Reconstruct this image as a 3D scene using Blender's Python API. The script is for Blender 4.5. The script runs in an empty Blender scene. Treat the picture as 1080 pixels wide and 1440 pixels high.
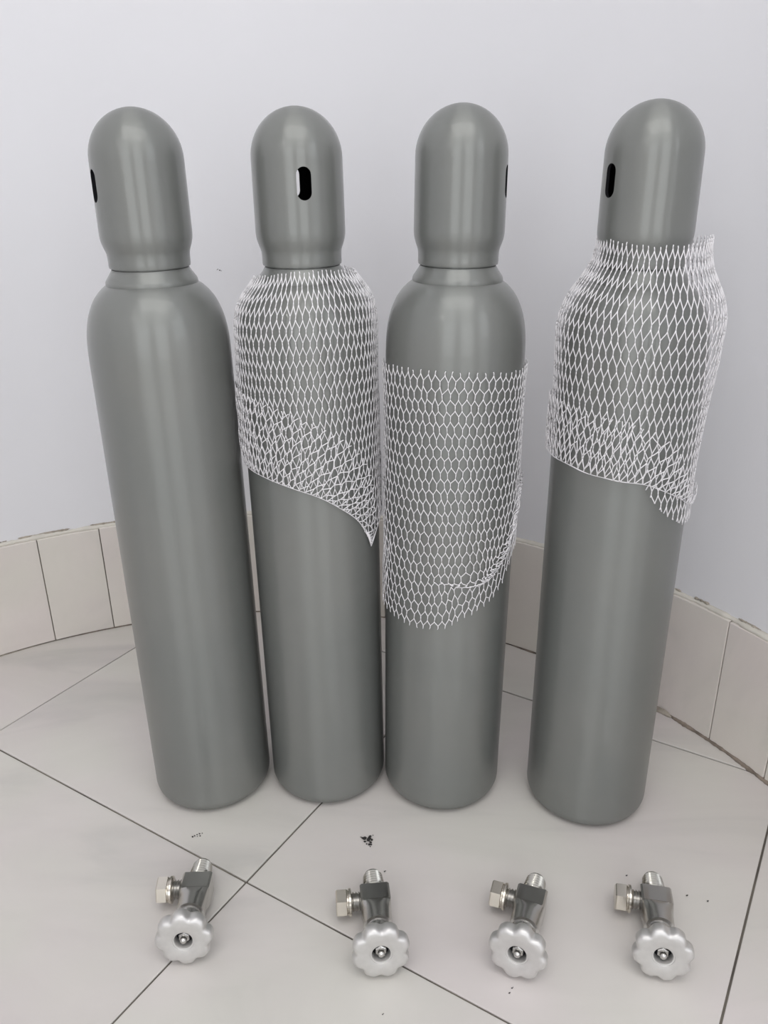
import bpy, bmesh, math, random
from mathutils import Vector, Matrix, Euler

scene = bpy.context.scene
PI = math.pi
R_ = math.radians

# ------------------------------------------------------------------ camera
F_PX, PITCH, ROLL, CAM_H = 1153.5, 0.3996, -0.0113, 0.7714
fw = Vector((0, math.cos(PITCH), -math.sin(PITCH)))
up0 = Vector((0, math.sin(PITCH), math.cos(PITCH)))
r0 = Vector((1, 0, 0))
rt = math.cos(ROLL) * r0 + math.sin(ROLL) * up0
up = -math.sin(ROLL) * r0 + math.cos(ROLL) * up0
cam_data = bpy.data.cameras.new('camera')
cam_data.sensor_fit = 'VERTICAL'
cam_data.sensor_height = 36.0
cam_data.lens = F_PX / 1440 * 36.0
cam_data.clip_start = 0.02
cam = bpy.data.objects.new('camera', cam_data)
scene.collection.objects.link(cam)
M3 = Matrix((rt, up, -fw)).transposed()
cam.matrix_world = Matrix.Translation((0, 0, CAM_H)) @ M3.to_4x4()
scene.camera = cam

# ------------------------------------------------------------------ world, light, exposure
world = bpy.data.worlds.new('sky')
scene.world = world
world.use_nodes = True
bg = world.node_tree.nodes['Background']
bg.inputs['Color'].default_value = (0.80, 0.88, 1.0, 1)
bg.inputs['Strength'].default_value = 1.0

def area_light(name, loc, rot, sx, sy, power, color):
    d = bpy.data.lights.new(name, 'AREA')
    d.shape = 'RECTANGLE'; d.size = sx; d.size_y = sy
    d.energy = power; d.color = color
    o = bpy.data.objects.new(name, d)
    scene.collection.objects.link(o)
    o.location = loc; o.rotation_euler = rot
    return o
# daylight entering through the two leaves of the glazed door behind the camera and the window in the right wall
WIN_Y = -2.6
area_light('window_daylight', (-0.95, WIN_Y + 0.02, 1.15), (R_(90), 0, 0), 1.3, 2.0, 14.5, (1.0, 0.99, 0.97))
area_light('window_daylight', (0.95, WIN_Y + 0.02, 1.15), (R_(90), 0, 0), 1.3, 2.0, 14.5, (1.0, 0.99, 0.97))
area_light('side_daylight', (1.98, -1.1, 1.65), (R_(90), 0, R_(90)), 1.4, 1.5, 10.5, (0.98, 0.99, 1.0))
area_light('added_ceiling_fill_light', (0.10, -0.45, 2.70), (0, 0, 0), 2.0, 1.6, 29, (1.0, 0.985, 0.97))  # overhead fill, added to lift the dim wall behind the cylinders
vs = scene.view_settings
vs.view_transform = 'Standard'
vs.look = 'None'
vs.gamma = 1.0
vs.use_curve_mapping = False
vs.exposure = -0.06

# ------------------------------------------------------------------ helpers
COL = scene.collection

def obj(name, me, mat=None, parent=None):
    if isinstance(me, bmesh.types.BMesh):
        m = bpy.data.meshes.new(name); me.to_mesh(m); me.free(); me = m
    o = bpy.data.objects.new(name, me)
    COL.objects.link(o)
    if mat is not None and len(me.materials) == 0:
        me.materials.append(mat)
    if parent is not None:
        o.parent = parent
    return o

def tag(o, label=None, cat=None, group=None, kind=None):
    if label: o['label'] = label
    if cat: o['category'] = cat
    if group: o['group'] = group
    if kind: o['kind'] = kind
    return o

def empty(name, loc, rot=(0, 0, 0)):
    o = bpy.data.objects.new(name, None)
    o.empty_display_size = 0.05
    COL.objects.link(o)
    o.location = loc; o.rotation_euler = rot
    return o

def smooth(me, ang=None):
    for p in me.polygons: p.use_smooth = True
    if ang is not None:
        bm = bmesh.new(); bm.from_mesh(me)
        for e in bm.edges:
            if len(e.link_faces) == 2 and e.calc_face_angle(0) > R_(ang): e.smooth = False
        bm.to_mesh(me); bm.free()
    return me

def lathe(prof, n=96, cap0=True, cap1=True):
    """prof: list of (r, z); r==0 becomes a pole"""
    bm = bmesh.new(); rings = []
    for r, z in prof:
        if r < 1e-7: rings.append([bm.verts.new((0, 0, z))])
        else: rings.append([bm.verts.new((r * math.sin(2 * PI * i / n), -r * math.cos(2 * PI * i / n), z)) for i in range(n)])
    for a, b in zip(rings, rings[1:]):
        for i in range(n):
            j = (i + 1) % n
            if len(a) == 1 and len(b) == 1: continue
            if len(a) == 1: bm.faces.new((a[0], b[j], b[i]))
            elif len(b) == 1: bm.faces.new((a[i], a[j], b[0]))
            else: bm.faces.new((a[i], a[j], b[j], b[i]))
    if cap0 and len(rings[0]) > 1: bm.faces.new(rings[0][::-1])
    if cap1 and len(rings[-1]) > 1: bm.faces.new(rings[-1])
    bmesh.ops.recalc_face_normals(bm, faces=bm.faces)
    return bm

def lathe_mesh(name, prof, n=96, ang=35, xf=None, **k):
    bm = lathe(prof, n, **k)
    if xf is not None: bm.transform(xf)
    me = bpy.data.meshes.new(name); bm.to_mesh(me); bm.free()
    return smooth(me, ang)

def box_bm(sx, sy, sz, c=(0, 0, 0), bevel=0.0, seg=1):
    bm = bmesh.new()
    bmesh.ops.create_cube(bm, size=1)
    bmesh.ops.scale(bm, vec=(sx, sy, sz), verts=bm.verts)
    bmesh.ops.translate(bm, vec=c, verts=bm.verts)
    if bevel: bmesh.ops.bevel(bm, geom=bm.edges[:], offset=bevel, segments=seg, affect='EDGES', profile=0.6)
    return bm

def interp(pts, x):
    if x <= pts[0][0]: return pts[0][1]
    for (a, va), (b, vb) in zip(pts, pts[1:]):
        if x <= b:
            t = (x - a) / (b - a)
            return va + (vb - va) * t
    return pts[-1][1]

def cinterp(pts, x):
    """Catmull-Rom through pts (sorted by x)"""
    if x <= pts[0][0]: return pts[0][1]
    for k in range(len(pts) - 1):
        a, va = pts[k]; b, vb = pts[k + 1]
        if x <= b:
            t = (x - a) / (b - a)
            m0 = (vb - pts[k - 1][1]) / (b - pts[k - 1][0]) * (b - a) if k > 0 else (vb - va)
            m1 = (pts[k + 2][1] - va) / (pts[k + 2][0] - a) * (b - a) if k + 2 < len(pts) else (vb - va)
            return (2 * t**3 - 3 * t * t + 1) * va + (t**3 - 2 * t * t + t) * m0 + (-2 * t**3 + 3 * t * t) * vb + (t**3 - t * t) * m1
    return pts[-1][1]

def sstep(a, b, x):
    t = min(1, max(0, (x - a) / (b - a)))
    return t * t * (3 - 2 * t)

def hsh(a, b=0, c=0):
    v = math.sin(a * 127.1 + b * 311.7 + c * 74.7) * 43758.5453
    return (v - math.floor(v)) * 2 - 1

# ------------------------------------------------------------------ materials
def mat_new(name):
    m = bpy.data.materials.new(name); m.use_nodes = True
    nt = m.node_tree
    return m, nt, nt.nodes['Principled BSDF']

def N(nt, t, **kw):
    n = nt.nodes.new(t)
    for k, v in kw.items():
        if k in n.inputs: n.inputs[k].default_value = v
        else: setattr(n, k, v)
    return n

def ramp(nt, stops, interp_='LINEAR'):
    n = nt.nodes.new('ShaderNodeValToRGB')
    n.color_ramp.interpolation = interp_
    els = n.color_ramp.elements
    while len(els) < len(stops): els.new(0.5)
    for e, (p, c) in zip(els, stops): e.position = p; e.color = (*c, 1)
    return n

def simple(name, col, rough=0.5, metal=0.0, noise=0.0, nscale=60, bump=0.0, coat=0.0):
    m, nt, b = mat_new(name)
    b.inputs['Roughness'].default_value = rough
    b.inputs['Metallic'].default_value = metal
    b.inputs['Coat Weight'].default_value = coat
    b.inputs['Coat Roughness'].default_value = 0.15
    tc = N(nt, 'ShaderNodeTexCoord')
    nz = N(nt, 'ShaderNodeTexNoise', Scale=nscale, Detail=4.0)
    nt.links.new(tc.outputs['Object'], nz.inputs['Vector'])
    rp = ramp(nt, [(0.3, tuple(c * (1 - noise) for c in col)), (0.7, tuple(min(1, c * (1 + noise)) for c in col))])
    nt.links.new(nz.outputs['Fac'], rp.inputs['Fac'])
    nt.links.new(rp.outputs['Color'], b.inputs['Base Color'])
    if bump:
        bp = N(nt, 'ShaderNodeBump', Strength=bump, Distance=0.001)
        nt.links.new(nz.outputs['Fac'], bp.inputs['Height'])
        nt.links.new(bp.outputs['Normal'], b.inputs['Normal'])
    return m

def make_wall_mat():
    m, nt, b = mat_new('painted_plaster')
    tc = N(nt, 'ShaderNodeTexCoord')
    n1 = N(nt, 'ShaderNodeTexNoise', Scale=2.2, Detail=3.0)
    nt.links.new(tc.outputs['Object'], n1.inputs['Vector'])
    rp = ramp(nt, [(0.35, (0.745, 0.742, 0.765)), (0.65, (0.77, 0.767, 0.79))])
    nt.links.new(n1.outputs['Fac'], rp.inputs['Fac'])
    nt.links.new(rp.outputs['Color'], b.inputs['Base Color'])
    n2 = N(nt, 'ShaderNodeTexNoise', Scale=14.0, Detail=5.0)
    nt.links.new(tc.outputs['Object'], n2.inputs['Vector'])
    bp = N(nt, 'ShaderNodeBump', Strength=0.12, Distance=0.004)
    nt.links.new(n2.outputs['Fac'], bp.inputs['Height'])
    nt.links.new(bp.outputs['Normal'], b.inputs['Normal'])
    b.inputs['Roughness'].default_value = 0.75
    b.inputs['Specular IOR Level'].default_value = 0.25
    return m

def make_tile_mat(name, base, vein, rough, spec=0.4, world_coords=True):
    m, nt, b = mat_new(name)
    geo = N(nt, 'ShaderNodeNewGeometry')
    oi = N(nt, 'ShaderNodeObjectInfo')
    add = N(nt, 'ShaderNodeVectorMath', operation='ADD')
    sc = N(nt, 'ShaderNodeVectorMath', operation='SCALE'); sc.inputs['Scale'].default_value = 7.0
    cx = N(nt, 'ShaderNodeCombineXYZ')
    nt.links.new(oi.outputs['Random'], cx.inputs['X']); nt.links.new(oi.outputs['Random'], cx.inputs['Y'])
    nt.links.new(cx.outputs['Vector'], sc.inputs[0])
    nt.links.new(geo.outputs['Position'], add.inputs[0]); nt.links.new(sc.outputs['Vector'], add.inputs[1])
    # soft marble clouding, stretched along one diagonal
    mp = N(nt, 'ShaderNodeMapping'); mp.inputs['Rotation'].default_value = (0, 0, R_(32)); mp.inputs['Scale'].default_value = (2.0, 6.5, 4.0)
    nt.links.new(add.outputs['Vector'], mp.inputs['Vector'])
    n1 = N(nt, 'ShaderNodeTexNoise', Scale=1.0, Detail=5.0, Roughness=0.55, Distortion=1.2)
    nt.links.new(mp.outputs['Vector'], n1.inputs['Vector'])
    rp = ramp(nt, [(0.30, vein), (0.46, base), (0.72, tuple(min(1, c * 1.06) for c in base))])
    nt.links.new(n1.outputs['Fac'], rp.inputs['Fac'])
    # warm/cool drift
    n2 = N(nt, 'ShaderNodeTexNoise', Scale=5.0, Detail=2.0)
    nt.links.new(add.outputs['Vector'], n2.inputs['Vector'])
    rp2 = ramp(nt, [(0.35, (1.0, 0.975, 0.975)), (0.65, (0.985, 1.0, 0.955))])
    nt.links.new(n2.outputs['Fac'], rp2.inputs['Fac'])
    mx = N(nt, 'ShaderNodeMix', data_type='RGBA', blend_type='MULTIPLY')
    mx.inputs['Factor'].default_value = 1.0
    nt.links.new(rp.outputs['Color'], mx.inputs['A']); nt.links.new(rp2.outputs['Color'], mx.inputs['B'])
    nt.links.new(mx.outputs['Result'], b.inputs['Base Color'])
    b.inputs['Roughness'].default_value = rough
    b.inputs['Specular IOR Level'].default_value = spec
    return m

def make_grout_mat():
    m, nt, b = mat_new('grout')
    geo = N(nt, 'ShaderNodeNewGeometry')
    n1 = N(nt, 'ShaderNodeTexNoise', Scale=9.0, Detail=4.0)
    nt.links.new(geo.outputs['Position'], n1.inputs['Vector'])
    rp = ramp(nt, [(0.35, (0.10, 0.088, 0.076)), (0.65, (0.22, 0.20, 0.165))])
    nt.links.new(n1.outputs['Fac'], rp.inputs['Fac'])
    nt.links.new(rp.outputs['Color'], b.inputs['Base Color'])
    b.inputs['Roughness'].default_value = 0.9
    return m

def make_paint_mat():
    m, nt, b = mat_new('grey_enamel_paint')
    tc = N(nt, 'ShaderNodeTexCoord')
    n1 = N(nt, 'ShaderNodeTexNoise', Scale=6.0, Detail=3.0)
    nt.links.new(tc.outputs['Object'], n1.inputs['Vector'])
    rp = ramp(nt, [(0.35, (0.204, 0.213, 0.203)), (0.65, (0.222, 0.227, 0.214))])
    nt.links.new(n1.outputs['Fac'], rp.inputs['Fac'])
    nt.links.new(rp.outputs['Color'], b.inputs['Base Color'])
    mp = N(nt, 'ShaderNodeMapping'); mp.inputs['Scale'].default_value = (25, 25, 3)
    nt.links.new(tc.outputs['Object'], mp.inputs['Vector'])
    n2 = N(nt, 'ShaderNodeTexNoise', Scale=1.0, Detail=2.0)
    nt.links.new(mp.outputs['Vector'], n2.inputs['Vector'])
    bp = N(nt, 'ShaderNodeBump', Strength=0.10, Distance=0.003)
    nt.links.new(n2.outputs['Fac'], bp.inputs['Height'])
    nt.links.new(bp.outputs['Normal'], b.inputs['Normal'])
    b.inputs['Metallic'].default_value = 0.40
    tg = N(nt, 'ShaderNodeTangent', direction_type='RADIAL', axis='Z')
    nt.links.new(tg.outputs['Tangent'], b.inputs['Tangent'])
    b.inputs['Anisotropic'].default_value = 0.9
    b.inputs['Anisotropic Rotation'].default_value = 0.25
    b.inputs['Roughness'].default_value = 0.39
    b.inputs['Coat Weight'].default_value = 0.28
    b.inputs['Coat Roughness'].default_value = 0.06
    return m

MAT = {}
MAT['wall'] = make_wall_mat()
MAT['ceiling'] = simple('ceiling_white', (0.8, 0.8, 0.8), 0.9, noise=0.02, nscale=3)
MAT['tile'] = make_tile_mat('marbled_floor_tile', (0.620, 0.592, 0.575), (0.545, 0.525, 0.514), 0.42, 0.35)
MAT['skirt'] = make_tile_mat('marbled_skirting_tile', (0.70, 0.66, 0.625), (0.645, 0.612, 0.582), 0.35, 0.4)
MAT['grout'] = make_grout_mat()
MAT['bead'] = simple('dirty_mortar', (0.20, 0.165, 0.135), 0.9, noise=0.45, nscale=60, bump=0.6)
MAT['mortar'] = simple('pale_mortar', (0.62, 0.59, 0.53), 0.9, noise=0.12, nscale=25, bump=0.5)
MAT['stain'] = simple('brown_crumbly_mortar', (0.36, 0.32, 0.27), 0.95, noise=0.25, nscale=90, bump=0.6)
MAT['paint'] = make_paint_mat()
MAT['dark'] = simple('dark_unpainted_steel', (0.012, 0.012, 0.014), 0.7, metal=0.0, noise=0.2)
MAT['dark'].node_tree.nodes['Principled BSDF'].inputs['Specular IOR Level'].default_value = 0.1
MAT['net'] = simple('white_polyethylene_net', (0.86, 0.84, 0.86), 0.45, noise=0.03, nscale=80)
MAT['chrome'] = simple('nickel_plated_brass', (0.55, 0.54, 0.52), 0.26, metal=1.0, noise=0.05, nscale=40, bump=0.05)
MAT['warm_chrome'] = simple('warm_nickel_plating', (0.66, 0.62, 0.55), 0.2, metal=1.0, noise=0.05, nscale=40)
MAT['alu'] = simple('cast_aluminium', (0.66, 0.65, 0.635), 0.48, metal=0.8, noise=0.04, nscale=120, bump=0.1)
MAT['thread'] = simple('bright_thread_metal', (0.44, 0.43, 0.395), 0.22, metal=1.0, noise=0.05, nscale=200)
MAT['crumb'] = simple('black_dirt', (0.02, 0.018, 0.017), 0.8, noise=0.4, nscale=300)
MAT['frame'] = simple('white_window_frame', (0.75, 0.75, 0.75), 0.5, noise=0.02)
m, nt, b = mat_new('lamp_tube_glow')
b.inputs['Emission Color'].default_value = (1, 0.98, 0.95, 1); b.inputs['Emission Strength'].default_value = 95.0
MAT['tube'] = m

# ------------------------------------------------------------------ room shell
WC = Vector((-0.2095, 0.5667)); WR = 0.7829           # centre and radius of the curved wall
CEIL = 2.75
XL, XR = -2.3, 2.0
SK_T = 0.009                                          # skirting thickness
YB = WC.y - 0.10                                      # straight shoulders of the back wall

def wall_pt(a, r): return (WC.x + r * math.cos(a), WC.y + r * math.sin(a))

def make_curved_wall():
    # fine curved plaster wall with straight shoulders, a closed shell 0.12 thick
    RW = WR + SK_T
    a0 = math.asin((YB - WC.y) / RW)
    n = 120
    inner = [(XR, YB)] + [wall_pt(a0 + (PI - 2 * a0) * i / n, RW) for i in range(n + 1)] + [(XL, YB)]
    outer = [(XR, YB + 0.12)] + [wall_pt(a0 + 0.12 + (PI - 2 * a0 - 0.24) * i / n, RW + 0.12) for i in range(n + 1)] + [(XL, YB + 0.12)]
    bm = bmesh.new()
    zs = [0.0, CEIL]
    vi = [[bm.verts.new((x, y, z)) for (x, y) in inner] for z in zs]
    vo = [[bm.verts.new((x, y, z)) for (x, y) in outer] for z in zs]
    for i in range(len(inner) - 1):
        bm.faces.new((vi[0][i], vi[1][i], vi[1][i + 1], vi[0][i + 1]))
        bm.faces.new((vo[0][i], vo[0][i + 1], vo[1][i + 1], vo[1][i]))
        bm.faces.new((vi[1][i], vo[1][i], vo[1][i + 1], vi[1][i + 1]))
        bm.faces.new((vi[0][i], vi[0][i + 1], vo[0][i + 1], vo[0][i]))
    for k in (0, -1):
        bm.faces.new((vi[0][k], vo[0][k], vo[1][k], vi[1][k]))
    bmesh.ops.recalc_face_normals(bm, faces=bm.faces)
    me = bpy.data.meshes.new('wall_back'); bm.to_mesh(me); bm.free()
    smooth(me, 30)
    return tag(obj('wall_back', me, MAT['wall']), kind='structure')
wall_back = make_curved_wall()

def slab(name, x0, x1, y0, y1, z0, z1, mat, parent=None):
    o = obj(name, box_bm(x1 - x0, y1 - y0, z1 - z0, ((x0 + x1) / 2, (y0 + y1) / 2, (z0 + z1) / 2)), mat, parent)
    if parent is None: tag(o, kind='structure')
    return o
slab('ceiling', XL - 0.12, XR + 0.12, WIN_Y - 0.12, 1.5, CEIL, CEIL + 0.1, MAT['ceiling'])
slab('wall_left', XL - 0.12, XL, WIN_Y - 0.12, YB + 0.12, 0, CEIL, MAT['wall'])

def wall_with_hole(name, along, fixed0, fixed1, a0, a1, h0, h1, z0, z1):
    bm = bmesh.new()
    for (p, q, c, d) in ((a0, h0, 0, CEIL), (h1, a1, 0, CEIL), (h0, h1, 0, z0), (h0, h1, z1, CEIL)):
        if along == 'x': t = box_bm(q - p, fixed1 - fixed0, d - c, ((p + q) / 2, (fixed0 + fixed1) / 2, (c + d) / 2))
        else: t = box_bm(fixed1 - fixed0, q - p, d - c, ((fixed0 + fixed1) / 2, (p + q) / 2, (c + d) / 2))
        me = bpy.data.meshes.new('t'); t.to_mesh(me); t.free(); bm.from_mesh(me); bpy.data.meshes.remove(me)
    return tag(obj(name, bm, MAT['wall']), kind='structure')
wall_with_hole('wall_front', 'x', WIN_Y - 0.12, WIN_Y, XL, XR + 0.12, -1.66, 1.66, 0.10, 2.20)
wall_with_hole('wall_right', 'y', XR, XR + 0.12, WIN_Y, YB + 0.12, -1.85, -0.35, 0.88, 2.42)

def window(name, along, c0, c1, fix, z0, z1, mull, mw):
    root = empty(name, (((c0 + c1) / 2, fix, z0) if along == 'x' else (fix, (c0 + c1) / 2, z0)))
    tag(root, kind='structure')
    w = c1 - c0; h = z1 - z0; d = 0.06
    def bar(nm, u0, u1, v0, v1, depth=d):
        if along == 'x': bm = box_bm(u1 - u0, depth, v1 - v0, ((u0 + u1) / 2, 0, (v0 + v1) / 2), 0.004)
        else: bm = box_bm(depth, u1 - u0, v1 - v0, (0, (u0 + u1) / 2, (v0 + v1) / 2), 0.004)
        obj(nm, bm, MAT['frame'], root)
    t = 0.05
    bar('window_frame', -w / 2, w / 2, 0, t); bar('window_frame', -w / 2, w / 2, h - t, h)
    bar('window_frame', -w / 2, -w / 2 + t, t, h - t); bar('window_frame', w / 2 - t, w / 2, t, h - t)
    for mu in mull: bar('mullion', mu - mw, mu + mw, t, h - t)
window('window_1', 'x', -1.66, 1.66, WIN_Y - 0.06, 0.10, 2.20, [0.0], 0.28)
window('window_2', 'y', -1.85, -0.35, XR + 0.06, 0.88, 2.42, [0.0], 0.05)

# ------------------------------------------------------------------ floor: grout bed and loose square tiles
TH = 1.0163                                            # direction of one family of joints
U = Vector((math.cos(TH), math.sin(TH))); V = Vector((-math.sin(TH), math.cos(TH)))
VS = [0.0108, 0.5192, 1.0202]; US = [0.5225, 1.0250]
TS = 0.5025
v_lines = [VS[0] - TS * k for k in range(9, 0, -1)] + VS + [VS[2] + TS * k for k in range(1, 8)]
u_lines = [US[0] - TS * k for k in range(10, 0, -1)] + US + [US[1] + TS * k for k in range(1, 7)]
floor = slab('floor', XL - 0.12, XR + 0.12, WIN_Y - 0.12, 1.5, -0.06, -0.0022, MAT['grout'])
GAP = 0.0024
tile_cache = {}
def inside_room(p, mgn=0.05):
    if (p - WC).length < WR + mgn: return True
    return XL - mgn < p.x < XR + mgn and WIN_Y - mgn < p.y < YB + mgn
for i in range(len(u_lines) - 1):
    for j in range(len(v_lines) - 1):
        ua, ub, va, vb = u_lines[i], u_lines[i + 1], v_lines[j], v_lines[j + 1]
        pts = [U * (ua + (ub - ua) * s / 4) + V * (va + (vb - va) * t / 4) for s in range(5) for t in range(5)]
        if not any(inside_room(p, 0.0) for p in pts): continue
        su, sv = round(ub - ua - GAP, 4), round(vb - va - GAP, 4)
        if (su, sv) not in tile_cache:
            bm = box_bm(su, sv, 0.008, (0, 0, -0.004), 0.0006)
            me = bpy.data.meshes.new('floor_tile'); bm.to_mesh(me); bm.free(); me.materials.append(MAT['tile'])
            tile_cache[(su, sv)] = me
        c = U * ((ua + ub) / 2) + V * ((va + vb) / 2)
        o = obj('floor_tile', tile_cache[(su, sv)], None, floor)
        o.location = (c.x, c.y, hsh(i, j) * 0.0003)
        o.rotation_euler = (0, 0, TH)

# ------------------------------------------------------------------ skirting of upright tiles round the curved wall
SK_H = 0.198
def arc_block(a0, a1, r_in, r_out, z0, z1, n=4, bev=0.0008):
    bm = bmesh.new(); rows = []
    for i in range(n + 1):
        a = a0 + (a1 - a0) * i / n
        rows.append([bm.verts.new((*wall_pt(a, r), z)) for r, z in ((r_in, z0), (r_out, z0), (r_out, z1), (r_in, z1))])
    for p, q in zip(rows, rows[1:]):
        for k in range(4):
            bm.faces.new((p[k], p[(k + 1) % 4], q[(k + 1) % 4], q[k]))
    bm.faces.new(rows[0]); bm.faces.new(rows[-1][::-1])
    bmesh.ops.recalc_face_normals(bm, faces=bm.faces)
    if bev:
        es = [e for e in bm.edges if len(e.link_faces) == 2 and e.calc_face_angle(0) > 0.8]
        bmesh.ops.bevel(bm, geom=es, offset=bev, segments=1, affect='EDGES')
    return bm
skirt = empty('baseboard_back', (0, 0, 0)); tag(skirt, kind='structure')
joints = [111.25 - 7.35 * k for k in range(-8, 12)] + [23.5, 16.5, 9.5, 2.5, -4.5]
for k, (ja, jb) in enumerate(zip(joints, joints[1:])):
    g = 0.0007 / WR
    bm = arc_block(R_(jb) + g, R_(ja) - g, WR + hsh(k, 3) * 0.0006, WR + SK_T + 0.004, 0.0024, SK_H + hsh(k, 5) * 0.001)
    obj('skirting_tile', bm, MAT['skirt'], skirt)
# dark setting bed seen in the joints
obj('joint_bed', arc_block(R_(-4), R_(169), WR + 0.004, WR + SK_T + 0.003, 0.0, SK_H - 0.004, 90, 0), MAT['grout'], skirt)

def arc_bead(name, a0, a1, r, z, w, h, mat, n, seed, wob=0.5, holes=0.0, parent=None):
    """irregular half-round bead of mortar lying against the wall"""
    bm = bmesh.new(); rows = []
    for i in range(n + 1):
        a = R_(a0 + (a1 - a0) * i / n)
        k = 1 + wob * (0.6 * math.sin(i * 0.37 + seed) * math.sin(i * 0.113 + seed * 2) + 0.5 * hsh(i, seed))
        k *= min(1, 0.25 + 6 * i / n, 0.25 + 6 * (n - i) / n)
        k = max(0.15, k)
        rows.append([bm.verts.new((*wall_pt(a, r + 0.002 - w * k * max(0, math.sin(t)) ** 0.8), z + h * (1 if wob else 1) * k * math.cos(t))) for t in (0.0, PI * .25, PI * .5, PI * .75, PI)])
    for p, q in zip(rows, rows[1:]):
        for k in range(4): bm.faces.new((p[k], p[k + 1], q[k + 1], q[k]))
        bm.faces.new((p[4], p[0], q[0], q[4]))
    bm.faces.new(rows[0]); bm.faces.new(rows[-1][::-1])
    bmesh.ops.recalc_face_normals(bm, faces=bm.faces)
    me = bpy.data.meshes.new(name); bm.to_mesh(me); bm.free(); smooth(me)
    return obj(name, me, mat, parent)
# pale mortar ridge on top of the skirting and dirty mortar along the floor
arc_bead('mortar_ridge', -4, 168, WR + SK_T, SK_H + 0.001, 0.0085, 0.0045, MAT['mortar'], 420, 1.3, 0.35, parent=skirt)
arc_bead('floor_joint_mortar', -4, 58, WR, 0.0008, 0.0055, 0.0034, MAT['bead'], 220, 2.7, 0.35, parent=skirt)
arc_bead('floor_joint_mortar', 58, 118, WR, 0.0006, 0.0016, 0.0022, MAT['bead'], 200, 4.1, 0.3, parent=skirt)
arc_bead('floor_joint_mortar', 118, 168, WR, 0.0003, 0.0010, 0.0012, MAT['stain'], 200, 5.1, 0.3, parent=skirt)
# crumbling dark edge where plaster meets the mortar ridge
for a0, a1, s in ((36.6, 38.2, 1), (33.2, 35.2, 2), (27.2, 30.0, 3), (22.0, 25.2, 9), (114.0, 121.0, 4), (121.6, 126.5, 5), (108.5, 112.5, 6)):
    arc_bead('plaster_crack', a0, a1, WR + SK_T, SK_H + 0.0056, 0.0040, 0.0016, MAT['stain'], 40, s, 0.45, parent=skirt)

# lump of old mortar on the floor beside the skirting
def lump(name, parent, loc, sx, sy, sz, rot, seed, mat):
    bm = bmesh.new(); bmesh.ops.create_icosphere(bm, subdivisions=3, radius=1)
    for v in bm.verts:
        k = 1 + 0.28 * math.sin(v.co.x * 5 + seed) * math.sin(v.co.y * 6 + seed * 2) + 0.14 * hsh(v.index, seed)
        v.co = Vector((v.co.x * sx * k, v.co.y * sy * k, max(-0.2, v.co.z) * sz * k))
    me = bpy.data.meshes.new(name); bm.to_mesh(me); bm.free(); smooth(me)
    o = obj(name, me, mat, parent); o.location = loc; o.rotation_euler = (0, 0, rot)
    return o
lm_o = lump('mortar_lump', None, (0.4215, 1.0290, 0.0012), 0.0175, 0.0055, 0.005, R_(-46), 1.7, MAT['stain'])
tag(lm_o, 'crumbly brown mortar lump on the floor against the right skirting tiles', 'mortar')

# ------------------------------------------------------------------ gas cylinders
BR = 0.076
def fillet(cx, cz, r, a0, a1, n):
    return [(cx + r * math.cos(R_(a0 + (a1 - a0) * i / n)), cz + r * math.sin(R_(a0 + (a1 - a0) * i / n))) for i in range(n + 1)]
body_prof = [(0, 0.006), (0.030, 0.004), (0.052, 0.0)] + fillet(0.058, 0.018, 0.018, -90, 0, 8)
sh = [(0.560, 0.0760), (0.585, 0.0759), (0.602, 0.0751), (0.614, 0.0735), (0.625, 0.0709), (0.634, 0.0676), (0.642, 0.0636), (0.649, 0.0585), (0.6545, 0.0530), (0.658, 0.0484)]
for k in range(31):
    z = 0.56 + (0.658 - 0.56) * k / 30
    body_prof.append((cinterp(sh, z), z))
body_prof += [(0.0470, 0.6584), (0.036, 0.6586), (0.0, 0.6586)]
ring_prof = [(0.0, 0.6580), (0.040, 0.6580), (0.0478, 0.6580), (0.0480, 0.6590), (0.0477, 0.6612), (0.0470, 0.6630), (0.0452, 0.6656), (0.0425, 0.6695), (0.0406, 0.6726), (0.0401, 0.6738), (0.0386, 0.6743), (0.0386, 0.6785), (0.0380, 0.6790), (0.030, 0.6790), (0.0, 0.6790)]
cp = [(0.6756, 0.0417), (0.6764, 0.0421), (0.6840, 0.0421), (0.6900, 0.0426), (0.6960, 0.0447), (0.7020, 0.0464), (0.7080, 0.0470), (0.7160, 0.0470), (0.7400, 0.0469), (0.7790, 0.0466)]
cap_out = [(cinterp(cp, 0.6756 + (0.779 - 0.6756) * k / 44), 0.6756 + (0.779 - 0.6756) * k / 44) for k in range(45)]
DH = 0.0480
cap_out += [(0.0466 * math.cos(t * PI / 2), 0.779 + DH * math.sin(t * PI / 2)) for t in [k / 16 for k in range(1, 16)]] + [(0, 0.779 + DH)]
WT = 0.0034
cap_in = [(0, 0.779 + DH - WT)] + [((0.0466 - WT) * math.cos(t * PI / 2), 0.779 + (DH - WT) * math.sin(t * PI / 2)) for t in [k / 10 for k in range(9, -1, -1)]]
cap_in += [(0.0436, 0.712), (0.0402, 0.690), (0.0400, 0.6756)]

def slot_cutter(w, h, zc, depth):
    bm = bmesh.new(); r = w / 2; pts = []
    for k in range(13): pts.append((r * math.cos(PI * k / 12), zc + h / 2 - r + r * math.sin(PI * k / 12)))
    for k in range(13): pts.append((-r * math.cos(PI * k / 12), zc - h / 2 + r - r * math.sin(PI * k / 12)))
    a = [bm.verts.new((x, -depth, z)) for x, z in pts]; b = [bm.verts.new((x, depth, z)) for x, z in pts]
    bm.faces.new(a); bm.faces.new(b[::-1])
    for i in range(len(pts)):
        j = (i + 1) % len(pts); bm.faces.new((a[i], b[i], b[j], a[j]))
    bmesh.ops.recalc_face_normals(bm, faces=bm.faces)
    me = bpy.data.meshes.new('cutter'); bm.to_mesh(me); bm.free()
    return me

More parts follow.
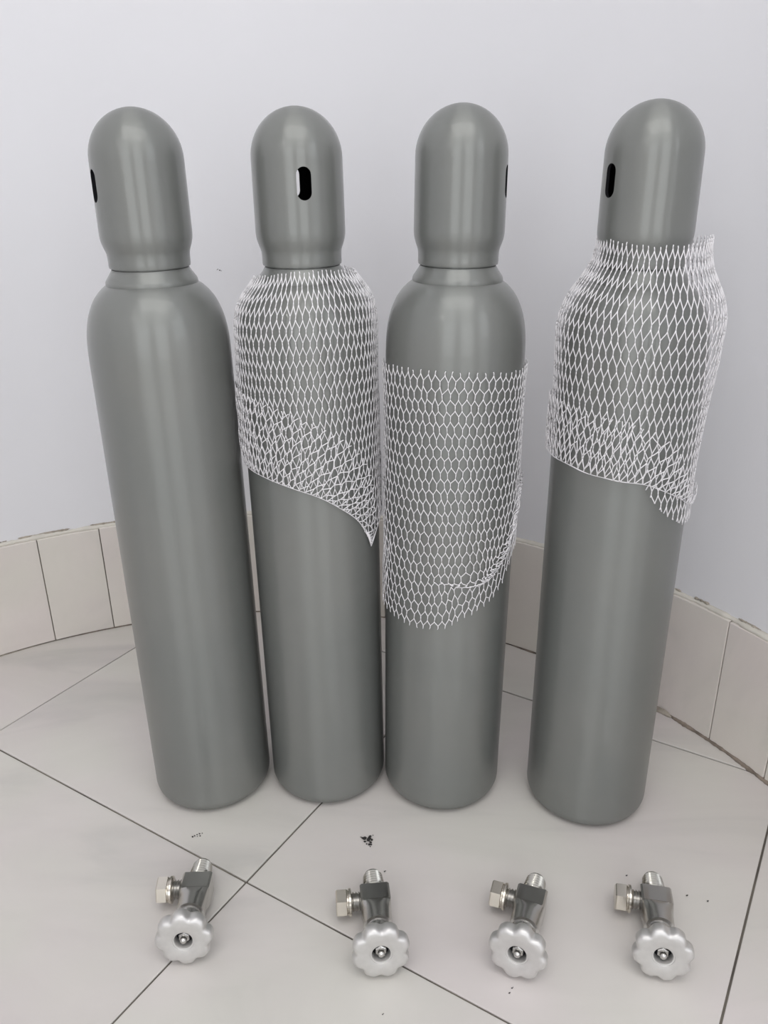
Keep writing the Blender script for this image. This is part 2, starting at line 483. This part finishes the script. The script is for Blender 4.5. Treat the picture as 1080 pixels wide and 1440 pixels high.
def make_cap_mesh():
    bm = bmesh.new()
    prof = cap_out + cap_in
    n = 128; rings = []
    for r, z in prof:
        if r < 1e-7: rings.append([bm.verts.new((0, 0, z))])
        else: rings.append([bm.verts.new((r * math.sin(2 * PI * i / n), -r * math.cos(2 * PI * i / n), z)) for i in range(n)])
    nout = len(cap_out)
    for k in range(len(rings)):
        a, b2 = rings[k], rings[(k + 1) % len(rings)]
        if len(a) == 1 and len(b2) == 1: continue
        for i in range(n):
            j = (i + 1) % n
            if len(a) == 1: f = bm.faces.new((a[0], b2[j], b2[i]))
            elif len(b2) == 1: f = bm.faces.new((a[i], a[j], b2[0]))
            else: f = bm.faces.new((a[i], a[j], b2[j], b2[i]))
            f.material_index = 0 if k < nout - 1 or k == len(rings) - 1 else 1
    bmesh.ops.recalc_face_normals(bm, faces=bm.faces)
    me = bpy.data.meshes.new('cap'); bm.to_mesh(me); bm.free()
    me.materials.append(MAT['paint']); me.materials.append(MAT['dark'])
    cme = slot_cutter(0.0147, 0.0310, 0.7555, 0.08); cme.materials.append(MAT['dark'])
    co = bpy.data.objects.new('tmp_cutter', cme); COL.objects.link(co)
    o = bpy.data.objects.new('tmp_cap', me); COL.objects.link(o)
    md = o.modifiers.new('slot', 'BOOLEAN'); md.operation = 'DIFFERENCE'; md.object = co; md.solver = 'EXACT'
    try: md.material_mode = 'INDEX'
    except Exception: pass
    dg = bpy.context.evaluated_depsgraph_get()
    ev = o.evaluated_get(dg)
    out = bpy.data.meshes.new_from_object(ev)
    bpy.data.objects.remove(o); bpy.data.objects.remove(co)
    out.name = 'valve_guard_cap'
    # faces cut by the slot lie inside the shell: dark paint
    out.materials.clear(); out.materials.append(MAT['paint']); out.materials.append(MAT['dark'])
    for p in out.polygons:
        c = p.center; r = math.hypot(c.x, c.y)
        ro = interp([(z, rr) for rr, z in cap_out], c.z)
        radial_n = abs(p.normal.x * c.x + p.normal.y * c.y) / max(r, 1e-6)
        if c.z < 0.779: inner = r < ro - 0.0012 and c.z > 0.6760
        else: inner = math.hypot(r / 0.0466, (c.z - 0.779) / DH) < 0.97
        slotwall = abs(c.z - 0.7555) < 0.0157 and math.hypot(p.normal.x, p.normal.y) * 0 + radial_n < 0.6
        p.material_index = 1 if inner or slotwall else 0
    smooth(out, 40)
    return out

body_me = lathe_mesh('cylinder_body', body_prof, 128, 40)
ring_me = lathe_mesh('neck_ring', ring_prof, 128, 30)
cap_me = make_cap_mesh()

CYL = [((-0.2367, 0.9003), -0.0105), ((-0.0797, 0.9106), -0.0066), ((0.0735, 0.8960), 0.0107), ((0.2633, 0.8658), 0.0026)]
SLOT = [-57.0, 12.5, 74.5, -71.0]
cyl_label = [
    'bare grey gas cylinder without netting, slotted cap, first from the left',
    'grey gas cylinder with cap slot facing forward and netting up to its shoulder',
    'grey gas cylinder with bare shoulder and netting round its middle',
    'grey gas cylinder standing apart, nearest the right skirting, netting over its neck']
def cyl_root(name, i):
    (x, y), lean = CYL[i]
    return empty(name, (x, y, 0.058 * abs(lean)), (0, math.atan(lean), 0))
for i in range(4):
    root = tag(cyl_root('gas_cylinder', i), cyl_label[i], 'gas cylinder', 'grey gas cylinders against the curved wall')
    b_ = obj('cylinder_body', body_me, MAT['paint'], root)
    ng = obj('neck_ring', ring_me, MAT['paint'], root)
    c_ = obj('valve_guard_cap', cap_me, None, root)
    for o_ in (b_, ng): o_.rotation_euler = (0, 0, R_(40 * i + 13))
    c_.rotation_euler = (0, 0, R_(SLOT[i]))
    c_['label'] = 'domed grey cap with an oval slot'

# ------------------------------------------------------------------ netting sleeves (real strands)
def tube_strands(name, lines, rad, mat, parent=None):
    verts = []; faces = []
    for pts in lines:
        n = len(pts)
        if n < 2: continue
        base = len(verts)
        for i, p in enumerate(pts):
            t = (pts[min(i + 1, n - 1)] - pts[max(i - 1, 0)])
            if t.length < 1e-9: t = Vector((0, 0, 1))
            t.normalize()
            rd = Vector((p.x, p.y, 0.0))
            if rd.length < 1e-6: rd = Vector((1, 0, 0))
            a = t.cross(rd)
            if a.length < 1e-6: a = t.cross(Vector((0, 0, 1)))
            if a.length < 1e-6: a = t.cross(Vector((1, 0, 0)))
            a.normalize(); b2 = a.cross(t)
            for k in range(4):
                an = PI / 4 + PI / 2 * k
                verts.append(p + a * (rad * math.cos(an)) + b2 * (rad * 0.85 * math.sin(an)))
        for i in range(n - 1):
            for k in range(4):
                q = base + i * 4; k2 = (k + 1) % 4
                faces.append((q + k, q + k2, q + 4 + k2, q + 4 + k))
        faces.append((base, base + 3, base + 2, base + 1))
        e = base + (n - 1) * 4
        faces.append((e, e + 1, e + 2, e + 3))
    me = bpy.data.meshes.new(name)
    me.from_pydata(verts, [], faces); me.update()
    smooth(me)
    return obj(name, me, mat, parent)

def honeycomb(n, h, ztop, jn, side, jit, seed):
    """polylines in (theta_deg, v): net of n lens-shaped cells round and jn rows down from ztop, cut ends left standing"""
    w = 360.0 / n
    def node(i, j, k):      # k: -1 lower, +1 upper end of the upright link, 0 its middle
        ii = i % n
        x = (i + 0.5 * (j % 2)) * w - 180
        v = ztop - (jn - j) * h + k * side * h / 2
        ph = R_(x)
        x += w * jit * (0.55 * hsh(ii, j, seed) + 0.18 * k * hsh(ii, j, seed + 7))
        x += w * 0.5 * jit * 2.0 * math.sin(3 * ph + v * 40 + seed) * math.sin(v * 23 + seed)
        v += h * jit * 0.5 * hsh(ii, j, seed + 3) + h * jit * 1.1 * math.sin(2 * ph + seed * 1.7 + v * 9)
        return (x, v)
    def scurve(a, b2):
        return [(a[0] + (b2[0] - a[0]) * (0.45 * t + 0.55 * t * t * (3 - 2 * t)), a[1] + (b2[1] - a[1]) * t) for t in (0, 0.2, 0.4, 0.6, 0.8, 1.0)]
    out = []
    for j in range(0, jn + 1):
        for i in range(n):
            a, m_, b2 = node(i, j, -1), node(i, j, 0), node(i, j, 1)
            if j == jn:
                out.append([a, m_, (m_[0] + w * 0.1 * hsh(i, 9, seed), m_[1] + h * 0.12)]); continue
            out.append([(m_[0] + w * 0.1 * hsh(i, 8, seed), m_[1] - h * 0.12), m_, b2] if j == 0 else [a, b2])
            for di in ((0, -1) if j % 2 == 0 else (0, 1)):
                out.append(scurve(b2, node(i + di, j + 1, -1)))
    return out

def clip_edges(edges, keep):
    """cut polylines where keep(x, v) turns false"""
    out = []
    def cut(lo, hi):        # lo outside, hi inside
        for _ in range(8):
            m_ = ((lo[0] + hi[0]) / 2, (lo[1] + hi[1]) / 2)
            if keep(*m_): hi = m_
            else: lo = m_
        return hi
    for pts in edges:
        ks = [keep(*p) for p in pts]
        if all(ks): out.append(pts); continue
        if not any(ks): continue
        run = []
        for k, p in enumerate(pts):
            if ks[k]:
                if k > 0 and not ks[k - 1]: run = [cut(pts[k - 1], p)]
                run.append(p)
            elif run:
                run.append(cut(p, run[-1])); out.append(run); run = []
        if len(run) > 1: out.append(run)
    return out

def wrap(x):
    return (x + 180.0) % 360.0 - 180.0

def polar(x, z, r, ox=0.0):
    a = R_(x)
    return Vector((r * math.sin(a) + ox, -r * math.cos(a), z))

NET_R = 0.00053
DEG_M = R_(1) * 0.079          # metres per degree on the unrolled sleeve

def fold_reflect(fold, x, v):
    """reflect a point of the sheet lying below the fold line back up across it (unrolled plane)"""
    f = fold(x)
    m_ = (fold(x + 2) - fold(x - 2)) / (4 * DEG_M)
    m_ = max(-1.6, min(1.6, m_))
    L = math.hypot(1, m_); tx, tv = 1 / L, m_ / L
    dv = v - f
    dt = dv * tv
    return x + (2 * dt * tx) / DEG_M, f + 2 * dt * tv - dv, -dv

# ---- sleeve on the second cylinder: top round the shoulder, lower hem turned up and outwards
F2 = [(-180, 0.440), (-140, 0.452), (-110, 0.459), (-80, 0.461), (-58, 0.4595), (-36, 0.456), (-13, 0.4485), (9, 0.4370), (26, 0.4205), (43, 0.3985), (57, 0.3690), (66, 0.376), (85, 0.395), (110, 0.412), (140, 0.425), (180, 0.440)]
fold2 = lambda x: cinterp(F2, wrap(x))
rp2 = [(0.30, 0.0788), (0.595, 0.0790), (0.612, 0.0787), (0.630, 0.0762), (0.645, 0.0700), (0.657, 0.0610), (0.668, 0.0535), (0.69, 0.051)]
net2 = tag(cyl_root('mesh_sleeve', 1), 'white hexagonal plastic net sleeve with a slanted turned-up hem, second cylinder from left', 'net sleeve', 'white net sleeves on the cylinders')
e2 = honeycomb(72, 0.0130, 0.6675, 24, 0.26, 0.19, 1.0)
ln = clip_edges(e2, lambda x, v: fold2(x) <= v)
def map2(x, v):
    r = cinterp(rp2, v) + 0.0006 * math.sin(R_(x) * 5 + v * 50)
    k = sstep(0.61, 0.665, v)
    p = polar(x, v + 0.0025 * k * math.sin(R_(x) + 0.4), r, 0.002 * k)
    p.x = min(p.x, 0.0793)
    return p
tube_strands('net_tube', [[map2(*p) for p in l] for l in ln], NET_R, MAT['net'], net2)
VB2 = 0.372
ln = clip_edges(e2, lambda x, v: VB2 <= v <= fold2(x))
def cuff2(x, v):
    X, Z, d = fold_reflect(fold2, x, v)
    p = polar(X, Z, 0.0790 + min(0.0032, 0.0008 + d * 0.16) + 0.0006 * math.sin(x * 0.3 + v * 160))
    p.x = min(p.x, 0.0796)
    return p
cf = tube_strands('folded_hem', [[cuff2(*p) for p in l] for l in ln], NET_R * 1.08, MAT['net'], net2)
# gathered strand running along the fold and pointed tip at its lower end
fl = [[polar(x, fold2(x) + 0.0004 * math.sin(x * 2.1 + s), 0.0793 + 0.0006 * s) for x in [-180 + 3 * k for k in range(121)]] for s in (0, 1)]
tube_strands('fold_edge', fl, NET_R * 0.7, MAT['net'], net2)
tip = []
for k in range(9):
    x = 50 + k * 1.7
    z_top = fold2(x) + 0.004
    tip.append([polar(x + (56.5 - x) * t, z_top + (0.3615 - z_top) * t, 0.0800 + 0.0012 * math.sin(k) * (1 - t)) for t in (0, 0.5, 1.0)])
for k in range(5):
    z = 0.3665 + 0.0035 * k
    hw = 1.2 + 1.35 * k
    tip.append([polar(56.5 - hw, z + 0.001, 0.0806), polar(56.5, z, 0.0808), polar(56.5 + hw, z + 0.0006, 0.0806)])
tube_strands('gathered_tip', tip, NET_R, MAT['net'], net2)

# ---- sleeve on the third cylinder: straight top, creased and bunched lower right edge
net3 = tag(cyl_root('mesh_sleeve', 2), 'white plastic net sleeve round the middle of a cylinder, creased low on its right', 'net sleeve', 'white net sleeves on the cylinders')
CR3 = [(-180, 0.40), (-60, 0.345), (-22, 0.3390), (1.4, 0.3345), (19.5, 0.3370), (33, 0.3450), (45, 0.3580), (55, 0.3790), (62, 0.405), (75, 0.43), (100, 0.44), (180, 0.40)]
crease3 = lambda x: cinterp(CR3, wrap(x))
CS3 = [(-180, 0.0), (-30, 0.0), (-12, 0.003), (2, 0.013), (20, 0.022), (35, 0.031), (48, 0.044), (57, 0.060), (70, 0.075), (90, 0.075), (120, 0.05), (160, 0.01), (180, 0.0)]
cons3 = lambda x: interp(CS3, wrap(x))
BAND = 0.010
def map3(x, v):
    c = crease3(x); k = cons3(x); b2 = BAND * (0.5 + 1.2 * sstep(5, 45, wrap(x)) * sstep(110, 80, wrap(x))); tangle = 0.0
    if k < 1e-4 or v >= c + b2 / 2:
        z = v; bulge = 0.0
    else:
        q = (c + b2 / 2 - v)
        if q < b2 + k:
            t = q / (b2 + k); z = c + b2 / 2 - b2 * t
            bulge = math.sin(PI * t) * (0.0035 + 0.0015 * math.sin(x * 1.7 + v * 900)) * sstep(0, 0.02, k)
            tangle = math.sin(PI * t) * 2.2 * math.sin(v * 610 + x * 0.9)
        else:
            z = v + k
            bulge = 0.0004
    # left-hand columns sag to the right a little as they go down
    xs = x + 7.0 * sstep(0.55, 0.28, v) * math.exp(-((wrap(x) + 30) / 45) ** 2)
    # strands fan towards the crease
    fan = sstep(0.055, 0.0, abs(v - c)) * sstep(0, 0.02, k) * 3.0
    fl_ = sstep(0.36, 0.29, z) * 0.0012
    p = polar(xs + tangle + fan * math.sin((x - 5) * 0.12), z, 0.0786 + bulge + fl_ + 0.0005 * math.sin(R_(x) * 6 + v * 40) + 0.0010 * sstep(0.53, 0.575, v))
    p.x = max(p.x, -0.0792)
    return p
e3 = honeycomb(60, 0.01228, 0.5740, 24, 0.42, 0.19, 2.0)
tube_strands('net_tube', [[map3(*p) for p in l] for l in e3], NET_R, MAT['net'], net3)
fr = []
rng = random.Random(4)
for k in range(9):
    x = -70 + rng.uniform(-6, 8); z = 0.300 + rng.uniform(0, 0.06)
    l = rng.uniform(0.012, 0.022); dx = rng.uniform(-5.5, 1.5)
    fr.append([polar(x, z + l, 0.0790), polar(x + dx * 0.3, z + l * 0.45, 0.0805), polar(x + dx, z, 0.0815 + rng.uniform(0, 0.002))])
tube_strands('frayed_strand', fr, NET_R * 0.9, MAT['net'], net3)

# ---- sleeve on the fourth cylinder: loose, pulled up over the neck, hem turned up with one corner hanging
net4 = tag(cyl_root('mesh_sleeve', 3), 'loose white plastic net sleeve pulled up over the neck of the rightmost cylinder', 'net sleeve', 'white net sleeves on the cylinders')
F4 = [(-180, 0.455), (-140, 0.468), (-100, 0.477), (-76, 0.4780), (-56, 0.4765), (-37, 0.4730), (-21, 0.4705), (-1.4, 0.4680), (15.4, 0.4600), (33, 0.4470), (45, 0.437), (60, 0.430), (100, 0.430), (140, 0.440), (180, 0.455)]
fold4 = lambda x: cinterp(F4, wrap(x))
H4 = [(-180, 0.9), (-1.5, 0.9), (-0.5, 0.470), (1.4, 0.4648), (7.6, 0.4526), (14.4, 0.4398), (25, 0.4269), (44, 0.4117), (70, 0.409), (71, 0.9), (180, 0.9)]
def low4(x): return min(fold4(x), interp(H4, wrap(x)))
rp4 = [(0.36, 0.0808), (0.48, 0.0808), (0.60, 0.0822), (0.625, 0.0815), (0.645, 0.0760), (0.660, 0.0680), (0.675, 0.0605), (0.690, 0.0570), (0.71, 0.0560)]
def map4(x, v):
    a = R_(x)
    r = cinterp(rp4, v) + 0.0010 * math.sin(a * 3 + v * 30)
    r += 0.0045 * max(0, math.sin(a)) * sstep(0.52, 0.62, v) * sstep(0.70, 0.62, v)
    ox = 0.0085 * sstep(0.60, 0.69, v) + 0.0015 * sstep(0.45, 0.60, v)
    return polar(x, v, r, ox)
e4 = honeycomb(66, 0.0143, 0.6995, 24, 0.26, 0.17, 3.0)
ln = clip_edges(e4, lambda x, v: low4(x) <= v)
tube_strands('net_tube', [[map4(*p) for p in l] for l in ln], NET_R * 1.08, MAT['net'], net4)
L4 = [(-180, 0.064), (-20, 0.064), (-6, 0.056), (6, 0.044), (19, 0.030), (34, 0.016), (50, 0.010), (120, 0.02), (180, 0.064)]
def keep_c4(x, v): return fold4(x) - interp(L4, wrap(x)) <= v <= fold4(x)
ln = clip_edges(e4, keep_c4)
def cuff4(x, v):
    X, Z, d = fold_reflect(fold4, x, v)
    return polar(X, Z, 0.0818 + min(0.0018, 0.0006 + d * 0.16) + 0.0006 * math.sin(x * 0.35 + v * 150), 0.0005)
tube_strands('folded_hem', [[cuff4(*p) for p in l] for l in ln], NET_R * 1.12, MAT['net'], net4)
fl = [[polar(x, fold4(x) + 0.0004 * math.sin(x * 2.3 + s), 0.0816 + 0.0006 * s) for x in [-180 + 3 * k for k in range(121)]] for s in (0, 1)]
tube_strands('fold_edge', fl, NET_R * 0.7, MAT['net'], net4)

# ------------------------------------------------------------------ valves lying on the floor
def screw_thread_prof(r0_, r1_, t0, t1, pitch, depth):
    out = []; n = int(round((t1 - t0) / pitch))
    for k in range(n):
        a = t0 + (t1 - t0) * k / n; b2 = t0 + (t1 - t0) * (k + 0.5) / n
        ra = r0_ + (r1_ - r0_) * k / n
        out += [(ra - depth, a), (ra, b2)]
    out.append((r1_ - depth, t1))
    return out

def hex_bm(af, z0, z1, cham=0.0012):
    bm = bmesh.new()
    rc = af / math.sqrt(3)
    def ring(r, z): return [bm.verts.new((r * math.cos(PI / 3 * k + PI / 6), r * math.sin(PI / 3 * k + PI / 6), z)) for k in range(6)]
    rs = [ring(rc - cham * 1.3, z0), ring(rc, z0 + cham), ring(rc, z1 - cham), ring(rc - cham * 1.3, z1)]
    for a, b2 in zip(rs, rs[1:]):
        for k in range(6): bm.faces.new((a[k], a[(k + 1) % 6], b2[(k + 1) % 6], b2[k]))
    bm.faces.new(rs[0][::-1]); bm.faces.new(rs[-1])
    bmesh.ops.recalc_face_normals(bm, faces=bm.faces)
    return bm

WHEEL_R = 0.0300
def wheel_mesh():
    """lobed cast handwheel; axis z, front face towards +z"""
    n = 192; lob = 8
    def rad(a, base, amp):
        c = math.cos(lob * a)
        return base + amp * (c - 0.25 * math.cos(2 * lob * a))
    prof = [  # (radius, amplitude, z)
        (0.0092, 0, 0.0015), (0.0092, 0, 0.0112), (0.0098, 0, 0.0124), (0.0112, 0, 0.0126), (0.0115, 0, 0.0132), (0.0135, 0, 0.0136), (0.0170, 0, 0.0138), (0.0220, 0.0002, 0.0138), (0.0252, 0.0011, 0.0136),
        (0.0270, 0.0017, 0.0128), (0.0284, 0.0019, 0.0110), (0.0289, 0.0020, 0.0085), (0.0290, 0.0020, 0.0055), (0.0287, 0.0019, 0.0020), (0.0278, 0.0018, 0.0), (0.0255, 0.0014, -0.0008),
        (0.0240, 0.0012, 0.0010), (0.0225, 0.0008, 0.0070), (0.0150, 0, 0.0080), (0.0125, 0, 0.0020), (0.0110, 0, 0.0000), (0.0092, 0, 0.0015)]
    bm = bmesh.new(); rings = []
    for r, am, z in prof[:-1]:
        rings.append([bm.verts.new((rad(2 * PI * i / n, r, am) * math.cos(2 * PI * i / n), rad(2 * PI * i / n, r, am) * math.sin(2 * PI * i / n), z)) for i in range(n)])
    rings.append(rings[0])
    for a, b2 in zip(rings, rings[1:]):
        for i in range(n):
            j = (i + 1) % n
            bm.faces.new((a[i], a[j], b2[j], b2[i]))
    bmesh.ops.recalc_face_normals(bm, faces=bm.faces)
    me = bpy.data.meshes.new('handwheel'); bm.to_mesh(me); bm.free()
    return smooth(me, 50)

# lathe axis z -> valve axis: z' = towards the wheel (local -Y); tip of the inlet at t = 0
TILT = R_(8.5)
AX0 = Vector((0, 0.062, 0.0150))
BASE = Matrix.Translation(AX0) @ Matrix.Rotation(-TILT, 4, 'X') @ Matrix.Rotation(R_(90), 4, 'X')
# after BASE local z runs along -Y and rises with the tilt; local y is up, local x stays right
def vmesh(name, bm, xf, ang=30):
    bm.transform(xf)
    me = bpy.data.meshes.new(name); bm.to_mesh(me); bm.free()
    return smooth(me, ang)

HB_ = 0.0164
def block_mesh():
    """forged square block that turns into a round bonnet"""
    bm = bmesh.new()
    n = 48
    def sq(a, h, e):      # superellipse radius
        c, s = abs(math.cos(a)), abs(math.sin(a))
        return h / ((c ** e + s ** e) ** (1 / e))
    secs = [  # (z along axis, half, exponent, top)
        (0.0285, 0.0120, 3, .0115), (0.0305, 0.0160, 18, .0132), (0.0312, HB_, 24, .0136), (0.0550, HB_, 24, .0136), (0.0556, HB_, 16, .0139), (0.0585, HB_, 5, .0155), (0.0620, 0.0163, 3.0, .0160), (0.0660, 0.0160, 2.4, .0160),
        (0.0840, 0.0158, 2, .0158), (0.0850, 0.0132, 2, .0132), (0.0970, 0.0130, 2, .0130), (0.0980, 0.0105, 2, .0105), (0.1080, 0.0095, 2, .0095)]
    rings = []
    for z, h, e, tp_ in secs:
        rings.append([bm.verts.new((sq(a, h, e) * math.cos(a), sq(a, h, e) * math.sin(a) * tp_ / h, z)) for a in [2 * PI * (i + 0.5) / n for i in range(n)]])
    for a, b2 in zip(rings, rings[1:]):
        for i in range(n):
            j = (i + 1) % n; bm.faces.new((a[i], a[j], b2[j], b2[i]))
    bm.faces.new(rings[0][::-1]); bm.faces.new(rings[-1])
    bmesh.ops.recalc_face_normals(bm, faces=bm.faces)
    return bm

v_body = vmesh('valve_body', block_mesh(), BASE, 25)
v_inlet = vmesh('inlet_thread', lathe([(0, 0.0005), (0.0050, 0.0), (0.0080, 0.0008), (0.0098, 0.0026)] + screw_thread_prof(0.0112, 0.0136, 0.0036, 0.0300, 0.0044, 0.0034) + [(0.0, 0.0300)], 48), BASE, 20)
OUT = BASE @ Matrix.Translation((0, 0, 0.0425)) @ Matrix.Rotation(R_(-90), 4, 'Y')
v_outlet = vmesh('outlet_thread', lathe([(0, 0.010), (0.0100, 0.010), (0.0100, 0.0165)] + screw_thread_prof(0.0104, 0.0104, 0.0165, 0.0290, 0.0031, 0.0016) + [(0, 0.0290)], 48), OUT, 60)
v_flange = vmesh('nut_flange', lathe([(0, 0.0262), (0.0128, 0.0262), (0.0146, 0.0270), (0.0146, 0.0292), (0.0132, 0.0302), (0.0132, 0.0312), (0.0, 0.0312)], 48), OUT, 40)
v_nut = vmesh('outlet_cap_nut', hex_bm(0.0265, 0.0308, 0.0435, 0.0012), OUT @ Matrix.Rotation(R_(12), 4, 'Z'), 20)
WH = BASE @ Matrix.Translation((0, 0, 0.1080))
v_wheel_src = wheel_mesh()
v_rec = vmesh('wheel_washer', lathe([(0, 0.0020), (0.0091, 0.0020), (0.0091, 0.0032), (0.0082, 0.0036), (0, 0.0036)], 40), WH, 40)
v_wnut = vmesh('spindle_nut', hex_bm(0.0108, 0.0036, 0.0090, 0.0008), WH, 20)
v_tip = vmesh('spindle_tip', lathe([(0, 0.0060), (0.0036, 0.0060), (0.0036, 0.0120)] + [(0.0036 * math.cos(t), 0.0120 + 0.0030 * math.sin(t)) for t in [PI / 2 * k / 6 for k in range(1, 6)]] + [(0, 0.0150)], 32), WH, 50)

VALVES = [  # inlet tip (x, y), wheel centre (x, y), yaw
    ((-0.2198, 0.7312), (-0.2108, 0.6065), 2.0, 6), ((-0.0155, 0.7125), (-0.0101, 0.5883), 5.0, 20),
    ((0.1729, 0.7047), (0.1258, 0.5849), -20.0, -9), ((0.3053, 0.7039), (0.2737, 0.5823), -12.5, 14)]
VLAB = ['leftmost chrome gas valve with silver handwheel, lying across a floor joint',
        'chrome gas valve with silver handwheel lying below the black dirt clump',
        'chrome gas valve turned furthest to the left, between two other valves',
        'rightmost chrome gas valve with silver lobed handwheel on the tiles']
for i, (tp, wc, yaw, wrot) in enumerate(VALVES):
    mid = (Vector(tp) + Vector(wc)) / 2
    root = empty('gas_valve', (mid.x, mid.y, 0.0), (0, 0, R_(yaw)))
    tag(root, VLAB[i], 'valve', 'chrome valves lying on the floor')
    obj('valve_body', v_body, MAT['chrome'], root)
    obj('inlet_thread', v_inlet, MAT['thread'], root)
    obj('outlet_thread', v_outlet, MAT['chrome'], root)
    nut = obj('outlet_cap_nut', v_nut, MAT['warm_chrome'], root)
    obj('nut_flange', v_flange, MAT['warm_chrome'], nut)
    wh = obj('handwheel', v_wheel_src, MAT['alu'], root)
    wh.matrix_local = WH @ Matrix.Rotation(R_(wrot), 4, 'Z')
    wh['label'] = 'silver lobed cast handwheel'
    for nm, me_, mt in (('wheel_washer', v_rec, MAT['dark']), ('spindle_nut', v_wnut, MAT['chrome']), ('spindle_tip', v_tip, MAT['chrome'])):
        obj(nm, me_, mt, root)

# ------------------------------------------------------------------ dirt on the floor and wall
def shard(bm, c, s, seed, flat=0.6):
    ret = bmesh.ops.create_icosphere(bm, subdivisions=1, radius=1)
    for v in ret['verts']:
        k = 1 + 0.45 * hsh(v.index, seed)
        v.co = Vector((v.co.x * s * k + c[0], v.co.y * s * k * 0.8 + c[1], max(0, v.co.z + 0.7) * s * flat * k + 0.00035))
rng = random.Random(11)
bm = bmesh.new()
for (dx, dy, s) in [(0.002, 0.004, 2.0), (0.003, 0.007, 1.5), (0.001, 0.0005, 1.8), (-0.004, 0.003, 1.9), (-0.006, 0.0045, 1.3), (-0.003, -0.001, 1.4), (0.004, -0.003, 1.7), (0.005, 0.001, 1.2), (0.002, -0.006, 1.5), (-0.001, -0.005, 1.0), (0.0045, -0.0065, 0.9), (-0.0085, 0.0065, 0.7), (0.0035, -0.0095, 0.7), (0.0065, 0.0095, 0.6)]:
    shard(bm, (dx, dy), s * 0.00135, dx * 999 + dy * 777)
o = obj('dirt_clump', bm, MAT['crumb']); o.location = (-0.0249, 0.7781, 0)
tag(o, 'black clump of dirt crumbs on the floor in front of the middle cylinders', 'dirt')
bm = bmesh.new()
for (dx, dy, s) in [(-0.005, -0.003, 0.9), (-0.0025, -0.001, 0.8), (0, 0.0008, 0.7), (0.003, 0.002, 1.0), (0.0045, -0.0015, 0.8), (0.006, 0.003, 0.6), (0.001, -0.0022, 0.5)]:
    shard(bm, (dx, dy), s * 0.0013, dx * 999 + dy * 555)
o = obj('dirt_fleck', bm, MAT['crumb']); o.location = (-0.2391, 0.7907, 0)
tag(o, 'small scribble of dark dirt in front of the leftmost cylinder', 'dirt')
spk = [((-0.0040, 0.7300), 1.0, 'tiny dark crumb just beyond the second valve from left'), ((0.2798, 0.7196), 0.9, 'tiny dark crumb beyond the nut of the rightmost valve'),
       ((0.3407, 0.6903), 1.1, 'dull grey crumb to the right of the rightmost valve'), ((0.3612, 0.6821), 1.0, 'grey crumb furthest right, beside the right floor joint'),
       ((0.1245, 0.5788), 0.8, 'upper of two tiny crumbs below the third handwheel'), ((0.1209, 0.5734), 0.8, 'lower of two tiny crumbs below the third handwheel'),
       ((-0.0070, 0.5523), 0.8, 'tiny dark crumb on the floor nearest the camera')]
for k, ((x, y), s, lab) in enumerate(spk):
    bm = bmesh.new(); shard(bm, (0, 0), s * 0.001, k + 3.3); shard(bm, (0.0011, 0.0008), s * 0.0006, k + 5.1)
    o = obj('dirt_crumb', bm, MAT['crumb']); o.location = (x, y, 0)
    tag(o, lab, 'dirt', 'tiny crumbs on the floor')
# fleck stuck to the wall between the first two cylinders
d = (fw + rt * ((309 - 540) / F_PX) - up * ((380 - 720) / F_PX))
RW = WR + SK_T
ox, oy = -WC.x, -WC.y
aa = d.x**2 + d.y**2; bb = 2 * (ox * d.x + oy * d.y); cc = ox * ox + oy * oy - RW * RW
t = (-bb + math.sqrt(bb * bb - 4 * aa * cc)) / (2 * aa)
P = Vector((0, 0, CAM_H)) + d * t
bm = bmesh.new()
for k, (dx, dz, s) in enumerate([(0, 0, 1.3), (-0.003, 0.002, 0.9), (0.0022, -0.0012, 0.8), (-0.0045, 0.0005, 0.5)]):
    r_ = bmesh.ops.create_icosphere(bm, subdivisions=1, radius=0.001 * s)
    bmesh.ops.translate(bm, verts=r_['verts'], vec=(dx, 0, dz))
bmesh.ops.scale(bm, vec=(1, 0.5, 0.8), verts=bm.verts)
o = obj('wall_fleck', bm, MAT['crumb']); o.location = P - Vector((P.x - WC.x, P.y - WC.y, 0)).normalized() * 0.0003
o.rotation_euler = (0, 0, math.atan2(P.y - WC.y, P.x - WC.x) - PI / 2)
tag(o, 'small dark fleck on the wall beside the shoulder of the leftmost cylinder', 'dirt')

# ------------------------------------------------------------------ added ceiling fill panel, and the tube lamp behind the camera
panel = empty('added_fill_panel', (0.10, -0.45, CEIL))
tag(panel, 'wide white overhead fill panel added to the ceiling in front of the curved wall', 'lamp')
for sx, sy, c in ((2.10, 0.04, (0, 0.83, -0.02)), (2.10, 0.04, (0, -0.83, -0.02)), (0.04, 1.62, (1.03, 0, -0.02)), (0.04, 1.62, (-1.03, 0, -0.02))):
    obj('fill_panel_frame', box_bm(sx, sy, 0.04, c, 0.004), MAT['frame'], panel)
lamp = empty('tube_lamp', (-1.7, -2.0, CEIL))
tag(lamp, 'white ceiling batten with one glowing tube near the glazed door', 'lamp')
obj('lamp_housing', box_bm(0.07, 0.62, 0.05, (0, 0, -0.025), 0.006), MAT['frame'], lamp)
obj('lamp_tube', lathe_mesh('lamp_tube', [(0, -0.28), (0.013, -0.28), (0.013, 0.28), (0, 0.28)], 24, 40, Matrix.Translation((0, 0, -0.07)) @ Matrix.Rotation(R_(90), 4, 'X')), MAT['tube'], lamp)
